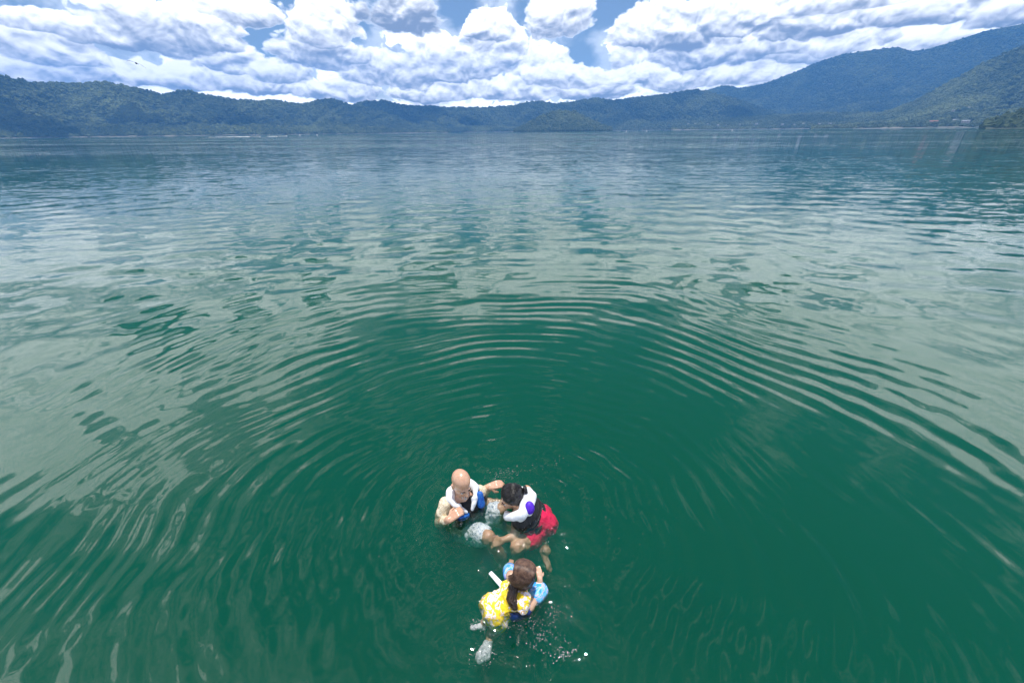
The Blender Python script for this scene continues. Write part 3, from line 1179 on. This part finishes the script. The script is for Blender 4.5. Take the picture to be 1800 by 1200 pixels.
camo = patterned('grey_white_patterned_shorts', [(0, (.25, .30, .42)), (.40, (.66, .72, .84)), (.49, (.92, .93, .98)), (.60, (.32, .38, .50)), (.64, (.85, .88, .95))], 26)
floral = patterned('yellow_pink_swimsuit', [(0, (.90, .60, .01)), (.44, (.95, .72, .03)), (.51, (.45, .22, .02)), (.525, (.90, .74, .78)), (.60, (.95, .86, .90)), (.66, (.92, .42, .02))], 19)
blue_fl = patterned('blue_lilac_float', [(0, (.02, .25, .75)), (.42, (.05, .42, .88)), (.50, (.55, .50, .85)), (.55, (.16, .55, .92)), (.66, (.03, .30, .80))], 12, .35, 1.0, 2.0, (10, .3, .01))


def wob(scale, amp):
    return lambda co: amp * mnoise.noise(co * scale) + amp * .5 * mnoise.noise(co * scale * 2.3)


def person(loc, label):
    root = bpy.data.objects.new('person', None)
    C.objects.link(root)
    root.location = loc
    bpy.context.view_layer.update()
    return tag(root, label, 'person')


def face(h, parent, s=1.0, brow=None, beard=False, female=False):
    for sg in (-1, 1):
        e_ = blob('eye', [ell(h, (sg * .031 * s, .079 * s, -.012 * s), (.013 * s, .012 * s, .009 * s))], eye_w, parent, .0025, 1)
        p_ = [ell(h, (sg * .031 * s, .089 * s, -.013 * s), (.006 * s, .004 * s, .006 * s))]
        blob('iris', p_, dark_eye, parent, .0018, 1)
        blob('eyebrow', chain([h.p(sg * .016 * s, .096 * s, .008 * s), h.p(sg * .034 * s, .094 * s, .014 * s), h.p(sg * .052 * s, .078 * s, .008 * s)], [.0045 * s, .0045 * s, .003 * s]), brow or dark_eye, parent, .003, 1)
    blob('lips', [cap(h.p(-.020 * s, .092 * s, -.068 * s), .006 * s, h.p(.020 * s, .092 * s, -.068 * s), .006 * s), cap(h.p(-.012 * s, .096 * s, -.066 * s), .006 * s, h.p(.012 * s, .096 * s, -.071 * s), .007 * s)], lip, parent, .003, 1)


# --- man with the bald head, upright in the water
man = person((-.42, 2.28, 0), 'bald man in a white, blue and black life vest treading water upright beside the woman')
mh = Fr(W(811, 849, .235), (.10, -.06, 1), (math.cos(.60), math.sin(.60), -.06))
# tilt the face a little down
mh = Fr(mh.o, mh.U + mh.F * .10, mh.L)
neck = V3(-.452, 2.37, .085)
rsh, lsh = W(784, 885, .05), W(842, 864, .05)
pelv = W(829, 917, -.27)
mt_ = Fr(neck, neck - pelv, lsh - rsh)
relb, rwr = W(773, 918, -.10), W(789, 913, .06)
lelb, lwr = W(850, 866, -.17), W(858, 856, -.01)
rhip, lhip = mt_.p(-.09, .0, -.40), mt_.p(.09, .0, -.40)
rkn, lkn = W(858, 944, -.10), W(879, 895, -.12)
ran, lan = W(884, 980, -.38), W(884, 918, -.48)
B = head_prims(mh)
B += [cap(mh.p(0, -.01, -.06), .056, neck, .062)]
B += [ell(mt_, (0, .01, -.14), (.155, .105, .15)), ell(mt_, (0, .02, -.30), (.145, .105, .14)), ell(mt_, (0, .0, -.42), (.155, .11, .10)), cap(rsh, .058, lsh, .058), cap(neck, .06, mt_.p(0, 0, -.06), .09)]
B += chain([rsh, relb, rwr], [.058, .043, .028]) + chain([lsh, lelb, lwr], [.058, .043, .028])
B += [cap(rsh, .056, rsh.lerp(relb, .6), .055), cap(relb, .042, relb.lerp(rwr, .35), .043)]
hd = (W(806, 899, .10) - rwr)
B += hand_prims(rwr, hd, V3(-.2, -.5, .9), 1.0, .62, -1)
B += hand_prims(lwr, W(874, 851, .01) - lwr, V3(0, -.35, .9), 1.0, .42, 1)
B += chain([rhip, rkn, ran], [.088, .060, .040]) + chain([lhip, lkn, lan], [.088, .060, .040])
B += [cap(rkn.lerp(ran, .15), .055, rkn.lerp(ran, .4), .056), cap(lkn.lerp(lan, .15), .055, lkn.lerp(lan, .4), .056)]
B += foot_prims(ran, V3(.5, -.3, -.5), V3(.3, 0, .8)) + foot_prims(lan, V3(.6, 0, -.4), V3(.3, 0, .8))
blob('body', B, skin_man, man, .0055, 3)
face(mh, man)
blob('beard', [cap(mh.p(0, .092, -.088), .012, mh.p(0, .085, -.108), .016), cap(mh.p(-.028, .080, -.072), .007, mh.p(-.018, .078, -.100), .010), cap(mh.p(.028, .080, -.072), .007, mh.p(.018, .078, -.100), .010),
               cap(mh.p(-.022, .098, -.057), .0045, mh.p(.022, .098, -.057), .0045)], stub, man, .003, 1)
VB = [ell(mt_, (.01, .015, -.15), (.158, .135, .155)), ell(mt_, (.01, .02, -.29), (.155, .135, .12)), cap(mt_.p(-.09, 0, -.03), .058, mt_.p(-.10, .02, -.12), .07), cap(mt_.p(.11, 0, -.03), .062, mt_.p(.12, .02, -.12), .075)]
vest = blob('life_vest', VB, black_neo, man, .008, 4, disp=wob(14, .006))
for sg in (-1, 1):
    col_ = chain([mt_.p(sg * .01, -.085, .050), mt_.p(sg * .085, -.055, .055), mt_.p(sg * .118, .015, .040), mt_.p(sg * .096, .085, .0), mt_.p(sg * .055, .128, -.035), mt_.p(sg * .026, .142, -.070)], [.022, .026, .027, .024, .021, .015])
    col_ += [cap(mt_.p(sg * .085, -.05, .03), .046, mt_.p(sg * .115, .02, .02), .040), ell(mt_, (sg * .075, .105, -.010), (.030, .022, .034))]
    cm = bpy.data.objects.new('x', None)
    bpy.data.objects.remove(cm)
    c_ = blob('collar', col_, white_neo, man, .006, 9, disp=wob(12, .003))
sand_cloth = patterned('sand_rash_guard', [(0, (.50, .38, .22)), (.40, (.66, .54, .36)), (.50, (.82, .74, .56)), (.57, (.60, .47, .30)), (.66, (.74, .64, .46))], 34, .55, 1.2, 3.0, (40, .5, .008))
blob('sleeve', [cap(rsh, .062, rsh.lerp(relb, .6), .061)] + chain([rsh.lerp(relb, .6), relb, relb.lerp(rwr, .72)], [.058, .049, .038]), sand_cloth, man, .006, 3, disp=wob(20, .006))
blob('sleeve', [cap(lsh, .062, lsh.lerp(lelb, .6), .060)] + chain([lsh.lerp(lelb, .6), lelb, lelb.lerp(lwr, .80)], [.058, .049, .038]), sand_cloth, man, .006, 3, disp=wob(20, .006))
blob('blue_panel', [ell(mt_, (-.060, .140, -.108), (.060, .026, .032)), ], blue_neo, man, .006, 3)
blob('blue_panel', [cap(mt_.p(.130, .095, .0), .030, mt_.p(.115, .118, -.085), .036)], blue_neo, man, .006, 3)
blob('zip', [cap(mt_.p(0, .150, -.08), .008, mt_.p(0, .152, -.30), .008)], principled('zip_black', (.02, .02, .022), .3), man, .004, 1)
SH = [ell(mt_, (0, .0, -.38), (.165, .125, .10)), cap(rhip, .112, rhip.lerp(rkn, .80), .092), cap(lhip, .112, lhip.lerp(lkn, .80), .092)]
blob('swim_shorts', SH, camo, man, .007, 3, disp=wob(22, .011))

# --- woman leaning towards him
wom = person((.08, 2.16, 0), 'woman with wet dark hair in a bun, life vest and bright red shorts')
wh = Fr(W(900, 874, .135), (-.30, -.10, .95), (.18, -.95, -.12))
wneck = W(914, 888, .075)
wpel = W(938, 911, -.10)
wt_ = Fr(wneck, wneck - wpel, (-.42, -.86, -.05))
wt_.su = max(.72, (wneck - wpel).length / .40)
wls = W(910, 903, .02)
wrs = wt_.p(-.15, .0, -.03)
wle, wlw = W(905, 942, -.10), W(883, 949, -.08)
wre, wrw = V3(.0, 2.46, -.18), V3(-.16, 2.45, -.12)
wlh, wrh = wt_.p(.085, 0, -.42), wt_.p(-.085, 0, -.42)
wlk, wrk = W(908, 962, -.13), W(950, 955, -.48)
wla, wra = W(914, 988, -.42), W(960, 968, -.22)
B = head_prims(wh, .95)
B += [cap(wh.p(0, -.02, -.06), .048, wneck, .052)]
B += [ell(wt_, (0, .01, -.13), (.14, .095, .14)), ell(wt_, (0, .01, -.27), (.125, .09, .12)), ell(wt_, (0, -.01, -.41), (.155, .115, .11)), cap(wls, .048, wrs, .048), cap(wneck, .052, wt_.p(0, 0, -.06), .08)]
B += chain([wls, wle, wlw], [.050, .038, .026]) + chain([wrs, wre, wrw], [.050, .038, .026])
B += hand_prims(wlw, W(872, 953, -.10) - wlw, V3(0, -.3, 1), .92, .45, 1)
B += hand_prims(wrw, V3(-1, 0, .1), V3(0, -.3, 1), .92, .4, -1)
B += chain([wlh, wlk, wla], [.090, .058, .038]) + chain([wrh, wrk, wra], [.090, .056, .038])
B += [cap(wlk.lerp(wla, .15), .052, wlk.lerp(wla, .4), .052), cap(wrk.lerp(wra, .15), .05, wrk.lerp(wra, .4), .05)]
B += foot_prims(wla, V3(.1, -.6, -.5), V3(-.3, -.3, .8), .93) + foot_prims(wra, W(970, 991, -.24) - wra, V3(.3, .3, .6), .80)
blob('body', B, skin_wom, wom, .0055, 3)
face(wh, wom, .95)
hp = [ell(wh, (0, -.022, .040), (.084, .100, .092)), ell(wh, (0, -.060, -.02), (.072, .062, .070)), cap(wh.p(-.066, -.005, .03), .030, wh.p(-.05, -.06, -.03), .030), cap(wh.p(.066, -.005, .03), .030, wh.p(.05, -.06, -.03), .030)]
hair = blob('hair', hp, hair_blk, wom, .005, 3, disp=wob(45, .004))
bun_c = wh.p(0, -.135, .035)
bp_ = []
for i in range(9):
    a = i / 9 * 2 * math.pi
    b = (i + 1) / 9 * 2 * math.pi
    f1_ = bun_c + wh.L * math.cos(a) * .024 + wh.U * math.sin(a) * .024
    f2_ = bun_c + wh.L * math.cos(b) * .024 + wh.U * math.sin(b) * .024
    bp_.append(cap(f1_, .015, f2_, .015))
bp_.append(cap(bun_c - wh.F * -.02, .02, bun_c, .018))
blob('hair_bun', bp_, hair_blk, wom, .004, 1)
blob('hair_tie', [cap(wh.p(-.012, -.112, .035), .012, wh.p(.012, -.112, .035), .012)], white_neo, wom, .003, 1)
st_ = []
for i in range(260):
    a = random.uniform(-1.35, 1.35)
    e0 = random.uniform(.1, 1.0)
    pl = []
    for t in np.linspace(0, 1, 7):
        th_ = (1 - t) * (1.15 - .25 * abs(a)) - t * 1.2           # from hairline in front to the bun behind
        l_ = math.sin(a) * .087 * (1 - t ** 2 * .8)
        f_ = -.022 + .102 * math.sin(th_) * math.cos(a * .6)
        u_ = .040 + .094 * math.cos(th_) * math.cos(a) ** .5 if abs(a) < 1.5 else .04
        q = wh.p(l_, f_, u_)
        c0_ = wh.p(0, -.022, .04)
        d_ = q - c0_
        pl.append(q + d_.normalized() * random.uniform(-.001, .002))
    st_.append(pl)
strands('hair_strands', st_, hair_blk, wom, .0022)
VB = [ell(wt_, (0, .01, -.13), (.165, .125, .145)), ell(wt_, (0, .005, -.22), (.145, .115, .11)), cap(wt_.p(-.10, 0, -.02), .06, wt_.p(-.11, .0, -.10), .075), cap(wt_.p(.10, 0, -.02), .06, wt_.p(.11, 0, -.10), .075)]
blob('life_vest', VB, black_neo, wom, .008, 4, disp=wob(14, .006))
# white yoke: round the neck, over the upper back and down the near chest
YK = [ell(wt_, (.0, -.085, .02), (.10, .044, .055)), ell(wt_, (.09, -.04, .0), (.055, .07, .055)), cap(wt_.p(-.10, -.075, .045), .046, wt_.p(.09, -.085, .035), .044), cap(wt_.p(-.09, -.095, -.01), .040, wt_.p(.05, -.105, -.02), .036)]
YK += chain([wt_.p(.09, -.085, .035), wt_.p(.118, .0, .045), wt_.p(.112, .08, .030), wt_.p(.07, .130, -.02), wt_.p(.045, .148, -.07)], [.044, .038, .034, .030, .026])
YK += chain([wt_.p(-.09, -.085, .035), wt_.p(-.118, .0, .045), wt_.p(-.100, .08, .020), wt_.p(-.05, .130, -.04)], [.044, .038, .032, .028])
blob('collar', YK, white_neo, wom, .006, 9, disp=wob(12, .003))
blob('purple_panel', [ell(Fr(W(931, 892, .150), V3(.2, -.7, .6), V3(1, .1, 0)), (0, 0, 0), (.042, .054, .034))], purple_neo, wom, .006, 3)
for u_ in (-.20, -.29):
    blob('vest_strap', [ell(wt_, (0, .005, u_), (.170, .137, .012))], principled('webbing', (.015, .015, .018), .4), wom, .005, 1)
SH = [ell(wt_, (0, -.02, -.40), (.150, .135, .125)), cap(wlh, .096, wlh.lerp(wlk, .40), .088), cap(wrh, .096, wrh.lerp(wrk, .38), .086), cap(wt_.p(0, -.055, -.36), .105, wt_.p(0, -.075, -.42), .105)]
blob('swim_shorts', SH, red_cloth, wom, .007, 3, disp=wob(13, .012))

# --- girl in front, seen from behind
girl = person((-.02, 1.55, 0), 'young girl with long brown hair, yellow floral swimsuit and blue arm floats')
gh = Fr(W(922, 1006, .155), (.02, -.16, 1), (-.93, .30, 0))
gneck = W(918, 1035, .045)
gpel = W(880, 1066, -.06)
gt_ = Fr(gneck, gneck - gpel, (-.80, .42, .10))
gls, grs = gt_.p(.11, 0, -.02), gt_.p(-.11, 0, -.02)
gle, glw = W(895, 1006, -.03), W(898, 994, -.03)
gre, grw = W(948, 1040, -.03), W(949, 1018, .03)
glh, grh = gt_.p(.055, 0, -.26), gt_.p(-.055, 0, -.26)
grk, gra = W(869, 1106, -.20), W(858, 1132, -.20)
glk, gla = W(862, 1088, -.26), W(851, 1094, -.12)
s = .86
B = head_prims(gh, s)
B += [cap(gh.p(0, -.01, -.06), .040, gneck, .042)]
B += [ell(gt_, (0, .0, -.09), (.105, .075, .10)), ell(gt_, (0, .0, -.19), (.098, .075, .09)), ell(gt_, (0, 0, -.255), (.105, .085, .075)), cap(gls, .036, grs, .036)]
B += chain([gls, gle, glw], [.038, .030, .020]) + chain([grs, gre, grw], [.038, .030, .020])
B += hand_prims(glw, W(899, 984, -.04) - glw, V3(0, -.4, 1), .50, .35, -1) + hand_prims(grw, W(947, 1003, .05) - grw, V3(.2, -.4, 1), .60, .45, 1)
B += chain([glh, glk, gla], [.062, .042, .028]) + chain([grh, grk, gra], [.064, .044, .028])
blob('body', B, skin_girl, girl, .005, 3)
face(gh, girl, s)
SW = [ell(gt_, (0, .0, -.09), (.116, .088, .11)), ell(gt_, (0, -.005, -.17), (.108, .088, .08)), ell(gt_, (0, -.015, -.245), (.128, .105, .085)), cap(glh, .072, glh.lerp(glk, .15), .066), cap(grh, .074, grh.lerp(grk, .15), .068), cap(gt_.p(-.05, -.06, .0), .045, gt_.p(-.085, -.05, -.04), .045)]
blob('swimsuit', SW, floral, girl, .006, 3, disp=wob(20, .012))
sl_ = [cap(gre.lerp(grw, .1), .040, gre.lerp(grw, .50), .034)]
blob('sleeve', sl_, floral, girl, .005, 2)
# floats
blob('arm_float', [cap(gls.lerp(gle, .62), .054, gle.lerp(glw, .35), .052)], blue_fl, girl, .006, 3, disp=wob(12, .006))
blob('arm_float', [cap(grs.lerp(gre, .72), .058, gre, .066)], blue_fl, girl, .006, 3, disp=wob(12, .006))
navy = principled('navy_float_band', (.004, .03, .20), .5, bump=(40, .4, .004))
blob('chest_float', [ell(gt_, (0, .03, -.06), (.125, .10, .075)), cap(gt_.p(-.11, 0, -.05), .050, gt_.p(-.09, -.03, -.13), .04)], navy, girl, .006, 3)
webb = principled('white_strap_webbing', (.74, .82, .88), .5, bump=(60, .4, .003))
a, b = W(862, 1006, .03), W(893, 1040, .035)
side_ = (b - a).cross(V3(0, 0, 1)).normalized() * .010
blob('strap', [cap(a - side_, .006, b - side_ * 1.3, .008) + cap(a + side_, .006, b + side_ * 1.3, .008), cap(b, .012, W(897, 1026, .06), .018) + cap(b, .012, W(893, 1046, .03), .016)], webb, girl, .004, 2)
# hair
hp = [ell(gh, (0, -.020, .031), (.077, .091, .084)), ell(gh, (0, -.044, -.022), (.068, .062, .074)), cap(gh.p(-.060, -.01, .017), .024, gh.p(-.050, -.044, -.045), .026), cap(gh.p(.060, -.01, .017), .024, gh.p(.050, -.044, -.045), .026)]
blob('hair', hp, hair_brn, girl, .005, 3, disp=wob(40, .004))
tail = [gh.p(.050, -.085, -.045), W(903, 1036, .095), W(899, 1050, .055), W(905, 1062, .035), W(919, 1066, .012)]
blob('ponytail', chain(tail, [.030, .032, .036, .034, .022]), hair_brn, girl, .005, 2, disp=wob(45, .006))
blob('hair_tie', [cap(gh.p(.045, -.088, -.045), .020, gh.p(.062, -.086, -.045), .020)], white_neo, girl, .004, 1)
st_ = []
for i in range(700):
    a = random.uniform(-1.5, 1.5)
    pl = []
    ph = random.uniform(-.2, .2)
    for t in np.linspace(0, 1, 8):
        th_ = (1 - t) * 1.0 - t * 1.75 + ph
        l_ = math.sin(a) * .079 * (1 - .15 * t)
        f_ = -.020 + .094 * math.sin(th_) * (math.cos(a) * .6 + .4)
        u_ = .031 + .087 * math.cos(th_) * math.cos(a * .75)
        if t > .7:
            l_ += (t - .7) * .12
        pl.append(gh.p(l_, f_, u_) + Vector((random.gauss(0, .0008), random.gauss(0, .0008), random.gauss(0, .0008))))
    st_.append(pl)
strands('hair_strands', st_[:420], hair_brn2, girl, .0020)
st_ = []
for i in range(160):
    o_ = V3(random.gauss(0, .016), random.gauss(0, .016), random.gauss(0, .012))
    e_ = V3(random.gauss(0, .012), random.gauss(0, .012), 0)
    st_.append([q + o_ + e_ * t + Vector((0, 0, .012)) for q, t in zip(tail, (0, .25, .5, .75, 1))])
strands('hair_strands', st_, hair_brn, girl, .0022)
# light water shoes
shoe = patterned('pale_water_shoes', [(0, (.30, .30, .34)), (.42, (.60, .61, .66)), (.50, (.82, .82, .88)), (.62, (.45, .45, .50))], 26, .6, 1.5, 3.0, (30, .6, .008))
blob('water_shoe', foot_prims(gra, W(847, 1158, -.20) - gra, V3(.3, .2, .9), .66)[:3] + [cap(gra, .034, W(852, 1150, -.19), .042), cap(W(852, 1148, -.19), .042, W(844, 1154, -.18), .036)], shoe, girl, .006, 2, disp=wob(25, .006))
blob('water_shoe', foot_prims(gla, W(841, 1095, -.08) - gla, V3(.1, .3, .9), .62)[:3], shoe, girl, .006, 2, disp=wob(25, .006))

# ------------------------------------------------------------------ splash droplets and bubbles
drop_m = principled('splash_foam', (.92, .93, .95), .12, .8)
ico1 = bmesh.new()
bmesh.ops.create_icosphere(ico1, subdivisions=1, radius=1)
iv = np.array([v_.co[:] for v_ in ico1.verts])
iff = np.array([[v_.index for v_ in f.verts] for f in ico1.faces])
ico1.free()


def droplets(spots, label):
    vs, fs, n_ = [], [], 0
    for (x, y, z, r_) in spots:
        st2 = np.array([random.uniform(.7, 1.5), random.uniform(.7, 1.4), random.uniform(.35, .6)])
        vs.append(iv * r_ * st2 + np.array([x, y, z]))
        fs.append(iff + n_)
        n_ += len(iv)
    me = bpy.data.meshes.new('splash_droplets')
    me.from_pydata(np.concatenate(vs).tolist(), [], np.concatenate(fs).tolist())
    return tag(link('splash_droplets', me, drop_m), label, kind='stuff')


def scatter(cx, cy, sx, sy, n, big=1.0, ang=0.0):
    o_ = []
    for _ in range(n):
        u, v_ = random.gauss(0, sx), random.gauss(0, sy)
        px, py = cx + u * math.cos(ang) - v_ * math.sin(ang), cy + u * math.sin(ang) + v_ * math.cos(ang)
        p = W(px, py, .012)
        o_.append((p.x, p.y, .010 + abs(random.gauss(0, .006)), big * random.choice((.0009, .0010, .0011, .0013, .0016, .0022))))
    return o_


sp_ = scatter(887, 832, 11, 6, 90) + scatter(915, 826, 14, 5, 14) + scatter(940, 818, 16, 5, 22) + scatter(974, 816, 6, 4, 12) + scatter(985, 806, 4, 4, 6)
sp_ += scatter(868, 838, 10, 6, 16) + scatter(905, 852, 20, 12, 16) + scatter(960, 870, 20, 16, 14)
sp_ += scatter(795, 922, 22, 6, 30) + scatter(868, 850, 10, 4, 26) + scatter(930, 935, 26, 12, 34) + scatter(965, 940, 10, 10, 16)
droplets(sp_, 'fine white splash drops on the water above the swimmers')
sp_ = scatter(925, 1066, 12, 4, 30) + scatter(935, 1094, 14, 9, 40) + scatter(972, 1075, 12, 8, 40, 1.0) + scatter(955, 1115, 12, 7, 50, 1.0, -.6) + scatter(945, 1135, 12, 6, 20) + scatter(985, 1140, 4, 12, 20, 1.0, .9)
sp_ += scatter(993, 1151, 12, 3.5, 70, 1.0, -.45) + scatter(970, 1128, 18, 16, 24) + scatter(900, 1098, 10, 6, 14)
sp_ += scatter(848, 1150, 13, 8, 70) + scatter(838, 1098, 7, 6, 30) + scatter(868, 1100, 14, 8, 24)
droplets(sp_, 'sparkling white splash drops beside the girl at the bottom')
sp_ = scatter(880, 930, 120, 70, 60, .9) + scatter(1060, 880, 90, 40, 16, .9) + scatter(820, 900, 30, 40, 20)
droplets(sp_, 'stray white drops spread over the green water')
